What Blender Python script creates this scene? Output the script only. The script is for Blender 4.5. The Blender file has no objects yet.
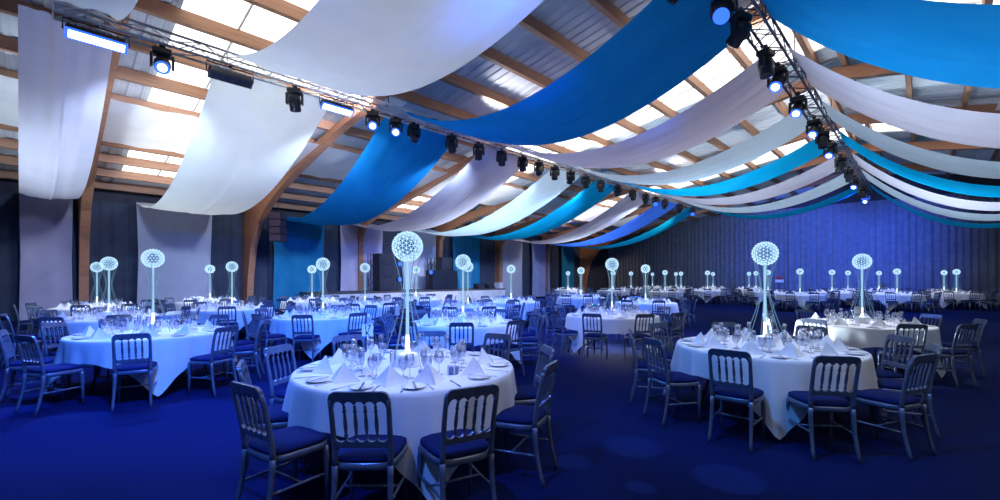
import bpy, math, random
from mathutils import Vector, Matrix
random.seed(7)
PI = math.pi
SC = bpy.context.scene
COL = SC.collection
TH = math.radians(44.0)
CS, SN = math.cos(TH), math.sin(TH)
CAMZ, F, HORZ = 1.55, 440.0, 277.5
GROUND = 0.0


def world_xy(px, fwd):
    r = (px - 500) / F * fwd
    return (r * CS - fwd * SN, r * SN + fwd * CS)


# ------------------------------------------------------------------ materials
def new_mat(name):
    m = bpy.data.materials.new(name)
    m.use_nodes = True
    nt = m.node_tree
    for n in list(nt.nodes):
        nt.nodes.remove(n)
    out = nt.nodes.new('ShaderNodeOutputMaterial')
    return m, nt, out


def noise_ramp(nt, c1, c2, scale, detail=3.0, coord='Object', stretch=None):
    tc = nt.nodes.new('ShaderNodeTexCoord')
    nz = nt.nodes.new('ShaderNodeTexNoise')
    nz.inputs['Scale'].default_value = scale
    nz.inputs['Detail'].default_value = detail
    if stretch:
        mp = nt.nodes.new('ShaderNodeMapping')
        mp.inputs['Scale'].default_value = stretch
        nt.links.new(tc.outputs[coord], mp.inputs['Vector'])
        nt.links.new(mp.outputs['Vector'], nz.inputs['Vector'])
    else:
        nt.links.new(tc.outputs[coord], nz.inputs['Vector'])
    rp = nt.nodes.new('ShaderNodeValToRGB')
    rp.color_ramp.elements[0].position = 0.3
    rp.color_ramp.elements[1].position = 0.7
    rp.color_ramp.elements[0].color = (*c1, 1)
    rp.color_ramp.elements[1].color = (*c2, 1)
    nt.links.new(nz.outputs['Fac'], rp.inputs['Fac'])
    return rp, nz


def pmat(name, c1, c2=None, rough=0.6, metal=0.0, scale=8.0, bump=0.0, stretch=None, spec=0.5):
    m, nt, out = new_mat(name)
    b = nt.nodes.new('ShaderNodeBsdfPrincipled')
    b.inputs['Roughness'].default_value = rough
    b.inputs['Metallic'].default_value = metal
    b.inputs['Specular IOR Level'].default_value = spec
    if c2 is None:
        c2 = tuple(min(1, c * 1.12) for c in c1)
    rp, nz = noise_ramp(nt, c1, c2, scale, stretch=stretch)
    nt.links.new(rp.outputs['Color'], b.inputs['Base Color'])
    if bump > 0:
        bp = nt.nodes.new('ShaderNodeBump')
        bp.inputs['Strength'].default_value = bump
        bp.inputs['Distance'].default_value = 0.01
        nt.links.new(nz.outputs['Fac'], bp.inputs['Height'])
        nt.links.new(bp.outputs['Normal'], b.inputs['Normal'])
    nt.links.new(b.outputs['BSDF'], out.inputs['Surface'])
    return m


def cloth_mat(name, c1, c2=None, trans=0.35, scale=3.0):
    m, nt, out = new_mat(name)
    if c2 is None:
        c2 = tuple(min(1, c * 1.06) for c in c1)
    rp, nz = noise_ramp(nt, c1, c2, scale)
    d = nt.nodes.new('ShaderNodeBsdfDiffuse')
    t = nt.nodes.new('ShaderNodeBsdfTranslucent')
    mx = nt.nodes.new('ShaderNodeMixShader')
    mx.inputs['Fac'].default_value = trans
    nt.links.new(rp.outputs['Color'], d.inputs['Color'])
    nt.links.new(rp.outputs['Color'], t.inputs['Color'])
    nt.links.new(d.outputs['BSDF'], mx.inputs[1])
    nt.links.new(t.outputs['BSDF'], mx.inputs[2])
    nt.links.new(mx.outputs['Shader'], out.inputs['Surface'])
    return m


def emis_mat(name, col, strength):
    m, nt, out = new_mat(name)
    e = nt.nodes.new('ShaderNodeEmission')
    rp, nz = noise_ramp(nt, tuple(c * 0.96 for c in col), col, 5.0)
    nt.links.new(rp.outputs['Color'], e.inputs['Color'])
    e.inputs['Strength'].default_value = strength
    nt.links.new(e.outputs['Emission'], out.inputs['Surface'])
    return m


def glass_mat(name, tint=(0.93, 0.95, 1.0), base=0.10):
    m, nt, out = new_mat(name)
    tr = nt.nodes.new('ShaderNodeBsdfTransparent')
    tr.inputs['Color'].default_value = (*tint, 1)
    gl = nt.nodes.new('ShaderNodeBsdfGlossy')
    gl.inputs['Roughness'].default_value = 0.12
    lw = nt.nodes.new('ShaderNodeLayerWeight')
    lw.inputs['Blend'].default_value = 0.45
    ma = nt.nodes.new('ShaderNodeMath')
    ma.operation = 'MULTIPLY_ADD'
    ma.inputs[1].default_value = 0.75
    ma.inputs[2].default_value = base
    ma.use_clamp = True
    nt.links.new(lw.outputs['Facing'], ma.inputs[0])
    mx = nt.nodes.new('ShaderNodeMixShader')
    nt.links.new(ma.outputs[0], mx.inputs['Fac'])
    nt.links.new(tr.outputs['BSDF'], mx.inputs[1])
    nt.links.new(gl.outputs['BSDF'], mx.inputs[2])
    nt.links.new(mx.outputs['Shader'], out.inputs['Surface'])
    return m


M = {}
M['carpet'] = pmat('navy carpet', (0.001, 0.006, 0.048), (0.002, 0.010, 0.082), 0.95, 0, 60, 0.3, spec=0.1)
M['linen'] = cloth_mat('white table linen', (0.78, 0.79, 0.80), (0.84, 0.84, 0.85), 0.12, 4)
M['napkin'] = cloth_mat('white napkin linen', (0.86, 0.86, 0.87), (0.9, 0.9, 0.9), 0.15, 20)
M['sw_white'] = cloth_mat('white drape cloth', (0.74, 0.83, 0.86), (0.79, 0.87, 0.90), 0.38, 1.5)
M['sw_lav'] = cloth_mat('soft lavender white drape cloth', (0.66, 0.65, 0.78), (0.72, 0.70, 0.82), 0.38, 1.5)
M['sw_pale'] = cloth_mat('pale blue drape cloth', (0.50, 0.68, 0.84), (0.56, 0.73, 0.88), 0.38, 1.5)
M['sw_blue'] = cloth_mat('azure blue drape cloth', (0.008, 0.27, 0.68), (0.015, 0.30, 0.73), 0.35, 1.5)
M['sw_royal'] = cloth_mat('royal blue drape cloth', (0.04, 0.14, 0.72), (0.05, 0.17, 0.76), 0.35, 1.5)
M['sw_teal'] = cloth_mat('turquoise drape cloth', (0.0, 0.40, 0.76), (0.01, 0.44, 0.80), 0.35, 1.5)
M['lining'] = cloth_mat('white roof lining cloth', (0.82, 0.81, 0.82), (0.88, 0.87, 0.87), 0.45, 2)
M['pn_grey'] = cloth_mat('grey wall drape cloth', (0.44, 0.46, 0.55), (0.50, 0.51, 0.60), 0.1, 2)
M['pn_mauve'] = cloth_mat('mauve grey wall drape cloth', (0.46, 0.42, 0.54), (0.52, 0.47, 0.6), 0.1, 2)
M['pn_teal'] = cloth_mat('teal wall drape cloth', (0.02, 0.20, 0.36), (0.03, 0.24, 0.42), 0.1, 2)
M['pn_lav'] = cloth_mat('lavender wall drape cloth', (0.36, 0.40, 0.66), (0.42, 0.46, 0.72), 0.1, 2)
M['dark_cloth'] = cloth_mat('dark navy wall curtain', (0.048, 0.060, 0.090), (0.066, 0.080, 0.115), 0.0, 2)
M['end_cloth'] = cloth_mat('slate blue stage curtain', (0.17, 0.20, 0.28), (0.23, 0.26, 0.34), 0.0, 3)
M['wood'] = pmat('orange brown glulam', (0.40, 0.17, 0.085), (0.50, 0.23, 0.12), 0.55, 0, 3, 0.1, (1, 1, 6))
M['purlin'] = pmat('orange brown timber purlin', (0.33, 0.16, 0.09), (0.44, 0.23, 0.13), 0.6, 0, 3, 0.1, (6, 0.5, 6))
M['roof'] = pmat('galvanised roof sheet', (0.58, 0.59, 0.61), (0.66, 0.67, 0.69), 0.9, 0.0, 2, spec=0.1)
M['wall'] = pmat('dark wall cladding', (0.03, 0.03, 0.05), (0.05, 0.05, 0.07), 0.8, 0, 2)
M['sky_pane'] = emis_mat('daylit skylight pane', (1.0, 0.985, 0.96), 2.1)
M['glaze_bar'] = pmat('skylight glazing bar', (0.62, 0.62, 0.60), (0.7, 0.7, 0.68), 0.5)
M['alu'] = pmat('aluminium truss tube', (0.62, 0.63, 0.66), (0.74, 0.75, 0.78), 0.32, 0.85, 12)
M['alu_shaded'] = pmat('shaded truss tube', (0.10, 0.11, 0.16), (0.15, 0.16, 0.22), 0.35, 0.7, 12)  # the ridge truss's lack of light is put into this tube colour
M['black'] = pmat('black fixture plastic', (0.012, 0.013, 0.018), (0.022, 0.023, 0.03), 0.45, 0, 20)
M['black_matt'] = pmat('black speaker grille', (0.010, 0.014, 0.030), (0.016, 0.021, 0.042), 0.8, 0, 40, 0.3)
M['maroon'] = pmat('dark plum speaker cabinet', (0.03, 0.012, 0.025), (0.04, 0.018, 0.035), 0.7, 0, 20)
M['lens_lit'] = emis_mat('lit blue white lens', (0.55, 0.70, 1.0), 5.0)
M['lens_blue'] = emis_mat('lit deep blue lens', (0.03, 0.12, 1.0), 1.8)
M['lens_dark'] = pmat('dark glass lens', (0.03, 0.035, 0.06), (0.05, 0.06, 0.09), 0.08, 0.2, 10)
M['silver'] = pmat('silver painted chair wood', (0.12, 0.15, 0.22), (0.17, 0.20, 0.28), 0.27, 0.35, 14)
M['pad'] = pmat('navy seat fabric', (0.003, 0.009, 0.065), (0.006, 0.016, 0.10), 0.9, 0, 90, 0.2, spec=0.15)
M['leg_metal'] = pmat('dark steel table leg', (0.06, 0.06, 0.07), (0.09, 0.09, 0.1), 0.4, 0.7, 10)
M['ply'] = pmat('plywood tabletop', (0.28, 0.2, 0.13), (0.36, 0.27, 0.18), 0.6, 0, 6)
M['china'] = pmat('white china', (0.82, 0.82, 0.84), (0.86, 0.86, 0.88), 0.15, 0, 10)
M['steel'] = pmat('polished cutlery steel', (0.6, 0.6, 0.62), (0.7, 0.7, 0.72), 0.18, 1.0, 20)
M['glass'] = glass_mat('clear table glass')
M['votive'] = pmat('dusty blue card', (0.16, 0.19, 0.36), (0.21, 0.25, 0.43), 0.5, 0, 30)
M['ribbon'] = pmat('pale ribbon', (0.7, 0.72, 0.78), (0.78, 0.8, 0.85), 0.4)
M['globe'] = emis_mat('lit crystal lattice', (0.42, 0.72, 1.0), 1.0)
M['bead'] = emis_mat('lit crystal bead', (0.70, 0.90, 1.0), 1.35)
M['core'] = emis_mat('lit crystal core', (0.10, 0.30, 0.9), 0.30)
M['stem'] = emis_mat('lit acrylic column', (0.40, 0.72, 1.0), 0.75)
M['stem_hot'] = emis_mat('lit acrylic column foot', (0.75, 0.92, 1.0), 1.6)
M['wire'] = emis_mat('lit acrylic rod', (0.32, 0.62, 1.0), 0.40)
M['plinth'] = pmat('white centrepiece plinth', (0.80, 0.81, 0.84), (0.85, 0.86, 0.88), 0.4, 0, 6)
M['card'] = pmat('white card', (0.85, 0.85, 0.86), (0.88, 0.88, 0.89), 0.7, 0, 10)
M['ink'] = pmat('black print', (0.006, 0.006, 0.008), (0.01, 0.01, 0.012), 0.7)
M['stage_face'] = pmat('grey stage fascia', (0.55, 0.53, 0.54), (0.62, 0.60, 0.60), 0.7, 0, 3)
M['stage_top'] = pmat('dark stage deck', (0.05, 0.05, 0.06), (0.07, 0.07, 0.08), 0.7, 0, 4)
M['red'] = pmat('red sign face', (0.6, 0.03, 0.04), (0.7, 0.05, 0.05), 0.5)
M['screen'] = pmat('black led wall panel', (0.008, 0.012, 0.028), (0.014, 0.019, 0.038), 0.35, 0, 30)


# ------------------------------------------------------------------ mesh builder
class MB:
    def __init__(s):
        s.v, s.f, s.mi, s.sm = [], [], [], []

    def add(s, vs, fs, mi=0, sm=False):
        o = len(s.v)
        s.v.extend(vs)
        for f in fs:
            s.f.append(tuple(i + o for i in f))
            s.mi.append(mi)
            s.sm.append(sm)

    def box(s, c, d, mi=0, mat=None):
        x, y, z = (k / 2 for k in d)
        vs = [(a, b, e) for a in (-x, x) for b in (-y, y) for e in (-z, z)]
        if mat is not None:
            vs = [tuple(mat @ Vector(q)) for q in vs]
        vs = [(q[0] + c[0], q[1] + c[1], q[2] + c[2]) for q in vs]
        s.add(vs, [(0, 1, 3, 2), (4, 6, 7, 5), (0, 4, 5, 1), (2, 3, 7, 6), (0, 2, 6, 4), (1, 5, 7, 3)], mi)

    def bevbox(s, c, d, b, mi=0, mat=None):
        """box with chamfered edges"""
        x, y, z = (k / 2 for k in d)
        pts = []
        idx = {}
        for sx in (-1, 1):
            for sy in (-1, 1):
                for sz in (-1, 1):
                    for ax in range(3):
                        p = [sx * (x - b), sy * (y - b), sz * (z - b)]
                        p[ax] = (sx * x, sy * y, sz * z)[ax]
                        idx[(sx, sy, sz, ax)] = len(pts)
                        pts.append(p)
        fs = []
        for ax in range(3):
            o = [k for k in range(3) if k != ax]
            for sg in (-1, 1):
                q = []
                for (p1, p2) in ((-1, -1), (1, -1), (1, 1), (-1, 1)):
                    t = [0, 0, 0]
                    t[ax] = sg
                    t[o[0]] = p1
                    t[o[1]] = p2
                    q.append(idx[(*t, ax)])
                fs.append(tuple(q))
        for ax in range(3):
            o = [k for k in range(3) if k != ax]
            for p1 in (-1, 1):
                for p2 in (-1, 1):
                    q = []
                    for sg, first in ((-1, 0), (1, 1)):
                        t = [0, 0, 0]
                        t[ax] = sg
                        t[o[0]] = p1
                        t[o[1]] = p2
                        a, e = idx[(*t, o[0])], idx[(*t, o[1])]
                        q += [a, e] if not first else [e, a]
                    fs.append(tuple(q))
        for sx in (-1, 1):
            for sy in (-1, 1):
                for sz in (-1, 1):
                    fs.append(tuple(idx[(sx, sy, sz, a)] for a in range(3)))
        if mat is not None:
            pts = [tuple(mat @ Vector(q)) for q in pts]
        s.add([(q[0] + c[0], q[1] + c[1], q[2] + c[2]) for q in pts], fs, mi)

    def tube(s, pts, rad, n=8, mi=0, cap=True, sm=True):
        pts = [Vector(p) for p in pts]
        if not hasattr(rad, '__len__'):
            rad = [rad] * len(pts)
        vs, fs = [], []
        prev = None
        for i, p in enumerate(pts):
            a = pts[max(0, i - 1)]
            b = pts[min(len(pts) - 1, i + 1)]
            t = (b - a).normalized()
            if prev is None:
                u = t.orthogonal().normalized()
            else:
                u = (prev - t * prev.dot(t)).normalized()
            prev = u
            w = t.cross(u)
            for k in range(n):
                an = 2 * PI * k / n
                vs.append(tuple(p + (u * math.cos(an) + w * math.sin(an)) * rad[i]))
        for i in range(len(pts) - 1):
            for k in range(n):
                a, b = i * n + k, i * n + (k + 1) % n
                fs.append((a, b, b + n, a + n))
        if cap:
            fs.append(tuple(range(n - 1, -1, -1)))
            fs.append(tuple((len(pts) - 1) * n + k for k in range(n)))
        s.add(vs, fs, mi, sm)

    def lathe(s, prof, n=20, c=(0, 0, 0), mi=0, sm=True, mat=None):
        vs, fs = [], []
        for (r, z) in prof:
            for k in range(n):
                a = 2 * PI * k / n
                q = Vector((r * math.cos(a), r * math.sin(a), z))
                if mat is not None:
                    q = mat @ q
                vs.append((q[0] + c[0], q[1] + c[1], q[2] + c[2]))
        for i in range(len(prof) - 1):
            for k in range(n):
                a, b = i * n + k, i * n + (k + 1) % n
                fs.append((a, b, b + n, a + n))
        s.add(vs, fs, mi, sm)

    def grid(s, fn, nu, nv, mi=0, sm=True, close_v=False):
        vs = [tuple(fn(i / nu, j / nv)) for i in range(nu + 1) for j in range(nv + (0 if close_v else 1))]
        w = nv if close_v else nv + 1
        fs = []
        for i in range(nu):
            for j in range(nv):
                j2 = (j + 1) % w
                fs.append((i * w + j, i * w + j2, (i + 1) * w + j2, (i + 1) * w + j))
        s.add(vs, fs, mi, sm)

    def prism(s, poly, axis, a0, a1, mi=0):
        """extrude a 2D polygon along an axis: axis 'y' polygon=(x,z)"""
        n = len(poly)
        def P(p, a):
            return (p[0], a, p[1]) if axis == 'y' else ((a, p[0], p[1]) if axis == 'x' else (p[0], p[1], a))
        vs = [P(p, a0) for p in poly] + [P(p, a1) for p in poly]
        fs = [tuple(range(n)), tuple(range(2 * n - 1, n - 1, -1))]
        for i in range(n):
            j = (i + 1) % n
            fs.append((i, i + n, j + n, j))
        s.add(vs, fs, mi)

    def merge(s, mesh, mat=Matrix(), mi=0, remap=None):
        o = len(s.v)
        s.v.extend([tuple(mat @ v.co) for v in mesh.vertices])
        for p in mesh.polygons:
            s.f.append(tuple(i + o for i in p.vertices))
            s.mi.append(remap[p.material_index] if remap else mi)
            s.sm.append(p.use_smooth)

    def mesh(s, name, mats):
        me = bpy.data.meshes.new(name)
        me.from_pydata(s.v, [], s.f)
        for m in (mats if isinstance(mats, (list, tuple)) else [mats]):
            me.materials.append(m)
        me.polygons.foreach_set('material_index', s.mi)
        me.polygons.foreach_set('use_smooth', s.sm)
        me.update()
        return me


def obj(name, me, parent=None, loc=(0, 0, 0), rot=(0, 0, 0)):
    o = bpy.data.objects.new(name, me)
    COL.objects.link(o)
    o.location = loc
    o.rotation_euler = rot
    if parent is not None:
        o.parent = parent
    return o


def tag(o, label=None, cat=None, group=None, kind=None):
    if label:
        o['label'] = label
    if cat:
        o['category'] = cat
    if group:
        o['group'] = group
    if kind:
        o['kind'] = kind
    return o


def empty(name, loc, rz, label, cat, group=None):
    o = bpy.data.objects.new(name, None)
    o.empty_display_size = 0.1
    COL.objects.link(o)
    o.location = loc
    o.rotation_euler = (0, 0, rz)
    return tag(o, label, cat, group)


def struct(name, me):
    return tag(obj(name, me), kind='structure')


ORD = ['first', 'second', 'third', 'fourth', 'fifth', 'sixth', 'seventh', 'eighth', 'ninth', 'tenth', 'eleventh',
       'twelfth', 'thirteenth', 'fourteenth', 'fifteenth', 'sixteenth', 'seventeenth', 'eighteenth', 'nineteenth',
       'twentieth', 'twenty-first', 'twenty-second', 'twenty-third', 'twenty-fourth', 'twenty-fifth', 'twenty-sixth']

# ------------------------------------------------------------------ camera and render look
cam = bpy.data.cameras.new('camera')
cam.sensor_width = 36.0
cam.lens = 36.0 * F / 1000.0
cam.shift_y = (HORZ - 250.0) / 1000.0
cam.clip_end = 200
camo = bpy.data.objects.new('camera', cam)
COL.objects.link(camo)
camo.location = (0, 0, CAMZ)
camo.rotation_euler = (PI / 2, 0, TH)
SC.camera = camo
vs = SC.view_settings
vs.view_transform = 'Standard'
vs.look = 'None'
vs.exposure = 0.32
vs.gamma = 1.0
vs.use_curve_mapping = False

# ------------------------------------------------------------------ setting: roof, walls, floor
XW, XR, X1, X2, X3 = -22.6, 9.0, -10.5, -2.16, 6.2
Y0, YE = -5.0, 38.6
TZ = 6.10


def roof_z(x):
    return 8.81 - 0.165 * (2.16 + abs(x - X2))


b = MB()
b.box(((XW + XR) / 2 - 0.2, (Y0 + YE) / 2, -0.1), (XR - XW + 1, YE - Y0 + 1, 0.2))
struct('floor', b.mesh('floor', M['carpet']))

b = MB()
b.box((XW - 0.55, (Y0 + YE) / 2, 2.6), (0.2, YE - Y0 + 1, 5.2))
struct('wall_left', b.mesh('wall_left', M['wall']))
b = MB()
pl = [(XW - 0.6, 0), (XR + .4, 0), (XR + .4, roof_z(XR)), (X2, roof_z(X2)), (XW - 0.6, roof_z(XW))]
b.prism(pl, 'y', YE + 0.35, YE + 0.55)
struct('wall_back', b.mesh('wall_back', M['wall']))

SKY = [(1.9, 5.2), (12.9, 16.4), (24.0, 27.4)]       # skylight strips along the hall


def corr(y):                                         # roof sheet profile
    t = (y / 0.30) % 1.0
    return 0.03 if t < 0.3 else (0.03 * (0.4 - t) / 0.1 if t < 0.4 else (0.0 if t < 0.9 else 0.03 * (t - 0.9) / 0.1))


b = MB()
PW = 1.42                                            # purlin spacing
strips = []
ys = [Y0]
cur = Y0
segs = []
for (a, c) in SKY:
    segs.append((cur, a))
    cur = c
segs.append((cur, YE + 0.4))
for (a, c) in segs:
    yy = []
    k = math.floor(a / 0.3)
    while k * 0.3 < c:
        for t in (0.0, 0.3, 0.4, 0.9):
            y = k * 0.3 + t * 0.3
            if a <= y <= c:
                yy.append(y)
        k += 1
    yy = [a] + yy + [c]
    for (xa, xb) in ((XW - 0.6, X2), (X2, XR + 0.4)):
        vs_, fs_ = [], []
        for y in yy:
            for x in (xa, xb):
                vs_.append((x, y, roof_z(x) + 0.10 - corr(y)))
        for i in range(len(yy) - 1):
            fs_.append((2 * i, 2 * i + 1, 2 * i + 3, 2 * i + 2))
        b.add(vs_, fs_)
# the strip of sheet at eaves and beside the skylights
for (a, c) in SKY:
    for (xa, xb) in ((XW - 0.6, XW + 1.5),):
        b.add([(xa, a, roof_z(xa) + .1), (xb, a, roof_z(xb) + .1), (xb, c, roof_z(xb) + .1), (xa, c, roof_z(xa) + .1)], [(0, 1, 2, 3)])
struct('ceiling', b.mesh('ceiling', M['roof']))
n = 0
for (a, c) in SKY:
    for (xa, xb) in ((XW + 1.5, X2), (X2, XR + 0.4)):
        n += 1
        b = MB()
        b.add([(xa, a, roof_z(xa) + .12), (xb, a, roof_z(xb) + .12), (xb, c, roof_z(xb) + .12), (xa, c, roof_z(xa) + .12)], [(0, 1, 2, 3)])
        b.add([(xa, a, roof_z(xa) + .13), (xb, a, roof_z(xb) + .13), (xb, c, roof_z(xb) + .13), (xa, c, roof_z(xa) + .13)], [(3, 2, 1, 0)])
        w = struct('window_%d' % n, b.mesh('window', M['sky_pane']))
        b = MB()
        k = 3
        for i in range(k + 1):
            y = a + (c - a) * i / k
            hw = 0.02 if 0 < i < k else 0.045
            b.add([(x, y + e, roof_z(x) + dz) for x in (xa, xb) for e in (-hw, hw) for dz in (0.05, 0.14)],
                  [(0, 1, 3, 2), (4, 6, 7, 5), (0, 4, 5, 1), (2, 3, 7, 6), (0, 2, 6, 4), (1, 5, 7, 3)])
        obj('glazing_bar', b.mesh('glazing_bar', M['glaze_bar']), w)

FR = [1.0 + 5.5 * k for k in range(-1, 8)]


def frame_mesh(y):
    b = MB()
    slim = y > 10 and abs(y - 34) > 1
    inner = [(-22.15, 0), (-21.95, 1.6), (-21.55, 2.9), (-20.8, 3.85), (-19.6, 4.5), (-18.3, 4.98), (-17, 5.35), (-13.6, 6.12), (X2, roof_z(X2) - 0.62),
             (XR + .4, roof_z(XR + .4) - 0.62)]
    outer = [(XR + .4, roof_z(XR + .4) - 0.24), (X2, roof_z(X2) - 0.24), (-22.75, roof_z(-22.75) - 0.24), (-22.75, 0)]
    if slim:                                          # straight posts behind the cloth panels
        inner[1:6] = [(-22.15, 1.6), (-22.12, 2.9), (-22.05, 3.9), (-21.6, 4.35), (-20.2, 4.8)]
    # split into quads along the profile so every piece is convex
    n = len(inner)
    out = []
    for (x, z) in inner:
        if x <= -22.15:
            out.append((-22.75, z))
        elif x < -20.9:
            out.append((-22.75, min(roof_z(-22.75) - .24, z + (x + 22.15) * 2.2)))
        else:
            out.append((x, roof_z(x) - 0.24))
    out[3] = (-22.0, roof_z(-22.0) - .24)
    if slim:
        out[3] = (-22.75, 4.0)
        out[4] = (-22.6, roof_z(-22.6) - .24)
    vs = []
    for e in (-0.13, 0.13):
        for p in inner:
            vs.append((p[0], y + e, p[1]))
        for p in out:
            vs.append((p[0], y + e, p[1]))
    fs = []
    for i in range(n - 1):
        fs += [(i, i + 1, n + i + 1, n + i), (2 * n + i, 3 * n + i, 3 * n + i + 1, 2 * n + i + 1),
               (i, 2 * n + i, 2 * n + i + 1, i + 1), (n + i, n + i + 1, 3 * n + i + 1, 3 * n + i)]
    fs += [(n - 1, 3 * n - 1, 4 * n - 1, 2 * n - 1), (0, n, 3 * n, 2 * n)]
    b.add(vs, fs)
    return b.mesh('portal_frame', M['wood'])


tn = 0
for y in FR:
    if y > YE:
        continue
    tn += 1
    struct('trim_%d' % tn, frame_mesh(y))
# purlins along the hall
px_list = []
x = X2 - 0.35
while x > XW + 0.2:
    px_list.append(x)
    x -= PW
x = X2 + 0.35
while x < XR:
    px_list.append(x)
    x += PW
for x in px_list:
    tn += 1
    b = MB()
    b.box((x, (Y0 + YE) / 2, roof_z(x) - 0.07), (0.14, YE - Y0, 0.28))
    struct('trim_%d' % tn, b.mesh('purlin', M['purlin']))


# ------------------------------------------------------------------ curtains on the walls
def pleats(y0, y1, z0, z1, x, pitch, amp, mat, name, along='y', seed=0, taper=0.0):
    rr = random.Random(seed)
    ph = [rr.uniform(0, 6.28) for _ in range(4)]
    w = y1 - y0
    nv = max(24, int(w / pitch * 8))

    def fn(u, v):
        s = y0 + w * v
        z = z0 + (z1 - z0) * u
        a = amp * (1.0 - 0.35 * u)
        d = a * math.sin(2 * PI * s / pitch + 0.9 * math.sin(s * 2.3 + ph[0]) + 0.25 * u) + 0.4 * a * math.sin(s * 7.1 + ph[1] + u * 1.2)
        s2 = (y0 + y1) / 2 + (s - (y0 + y1) / 2) * (1 - taper * (1 - abs(2 * u - 1)))
        return (x + d, s2, z) if along == 'y' else (s2, x + d, z)
    b = MB()
    b.grid(fn, 10, nv)
    return b.mesh(name, mat)


k = 0
for i in range(len(FR) - 1):
    a, c = FR[i] + 0.16, FR[i + 1] - 0.16
    k += 1
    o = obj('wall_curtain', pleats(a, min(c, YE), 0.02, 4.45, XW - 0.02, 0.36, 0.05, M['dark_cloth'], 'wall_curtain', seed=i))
    tag(o, 'dark navy pleated curtain on the left wall, %s bay from the near end' % ORD[k - 1], 'curtain', 'dark curtains along the left wall')

# end wall curtain: drops hung side by side
xs = [XW + 0.1 + i * 5.0 for i in range(7)]
for i in range(6):
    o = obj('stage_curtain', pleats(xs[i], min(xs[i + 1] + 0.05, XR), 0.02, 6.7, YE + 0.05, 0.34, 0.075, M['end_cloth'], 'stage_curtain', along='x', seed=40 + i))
    tag(o, 'slate blue pleated curtain across the end wall, %s drop from the left' % ORD[i], 'curtain', 'curtain drops across the end wall')

KY = [(-0.3, 0.9), (2.5, 5.0), (6.5, 9.1), (10.3, 12.7), (14.1, 16.2), (17.3, 19.4), (20.7, 23.0), (24.3, 26.6), (28.1, 29.8)]
WY = [(-0.6, 0.72), (2.5, 5.05), (7.5, 10.0), (10.85, 13.4), (14.7, 17.2), (18.5, 21.0), (23.2, 25.5), (26.6, 28.9), (30.5, 32.4)]
PCOL = [('pn_mauve', 'mauve grey'), ('pn_grey', 'grey'), ('pn_teal', 'teal'), ('pn_mauve', 'mauve grey'), ('pn_grey', 'grey'), ('pn_teal', 'teal'),
        ('pn_grey', 'grey'), ('pn_lav', 'lavender blue'), ('pn_teal', 'teal')]
for i, (a, c) in enumerate(WY):
    o = obj('wall_drape', pleats(a, c, 0.03, 4.5, XW + 0.40, 0.8, 0.02, M[PCOL[i][0]], 'wall_drape', seed=70 + i, taper=0.05))
    tag(o, '%s cloth panel hanging down the left wall, %s from the near end' % (PCOL[i][1], ORD[i]), 'drape', 'cloth panels on the left wall')


# ------------------------------------------------------------------ ceiling swags
def swag(xa, xb, za, zb, ya, yb, sag, mat, seed, nu=44, nv=52, gather=0.06, cup=0.10):
    rr = random.Random(seed)
    ph = [rr.uniform(0, 6.28) for _ in range(5)]
    fq = [rr.uniform(2.0, 3.2), rr.uniform(4.5, 6.5), rr.uniform(9, 12)]

    def fn(u, v):
        x = xa + (xb - xa) * u
        y = (ya[0] + (yb[0] - ya[0]) * u) * (1 - v) + (ya[1] + (yb[1] - ya[1]) * u) * v
        e = abs(2 * u - 1) ** 3
        z = za + (zb - za) * u - 4 * sag * u * (1 - u)
        z += gather * (0.25 + 0.75 * e) * (0.5 * math.sin(fq[0] * PI * v + ph[0] + u) + 0.35 * math.sin(fq[1] * PI * v + ph[1] - 1.4 * u)
                                         + 0.18 * math.sin(fq[2] * PI * v + ph[2]))
        z -= 0.03 * math.exp(-((v - 0.52) / 0.014) ** 2) * (1 - e)
        z += cup * (2 * v - 1) ** 2 * (1 - e)
        return (x, y, z)
    b = MB()
    b.grid(fn, nu, nv)
    return b.mesh('ceiling_swag', mat)


LC = [('sw_lav', 'lavender white'), ('sw_white', 'white'), ('sw_blue', 'azure blue'), ('sw_lav', 'lavender white'), ('sw_pale', 'pale blue'),
      ('sw_teal', 'turquoise'), ('sw_lav', 'lavender'), ('sw_royal', 'royal blue'), ('sw_teal', 'turquoise')]
RC = [('sw_white', 'white'), ('sw_white', 'white'), ('sw_blue', 'azure blue'), ('sw_lav', 'lavender white'), ('sw_pale', 'pale blue'),
      ('sw_teal', 'turquoise'), ('sw_lav', 'lavender'), ('sw_pale', 'pale blue'), ('sw_teal', 'turquoise')]
SAGR = [1.0, 1.1, 1.28, 1.25, 1.25, 1.25, 1.2, 1.2, 1.2]
for i in range(9):
    o = obj('ceiling_swag', swag(X1 - 0.16, XW + 0.45, TZ - 0.10, 4.5, KY[i], WY[i], 1.3 if i else 1.2, M[LC[i][0]], 100 + i))
    tag(o, '%s swag from left truss to left wall, %s from near end' % (LC[i][1], ORD[i]), 'ceiling drape', 'swags from left truss to wall')
    o = obj('ceiling_swag', swag(X1 + 0.16, X2 - 0.2, TZ + 0.06, TZ + 0.06, KY[i], KY[i], SAGR[i], M[RC[i][0]], 130 + i))
    tag(o, '%s swag between the two trusses, %s from near end' % (RC[i][1], ORD[i]), 'ceiling drape', 'swags between the two trusses')
for j, i in enumerate(range(2, 9)):
    o = obj('ceiling_swag', swag(X2 + 0.2, X3, TZ + 0.06, TZ + 0.06, KY[i], KY[i], 2.4, M[RC[i][0]], 160 + i))
    tag(o, '%s swag right of the ridge truss, %s from near end' % (RC[i][1], ORD[j]), 'ceiling drape', 'swags right of the ridge truss')


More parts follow.
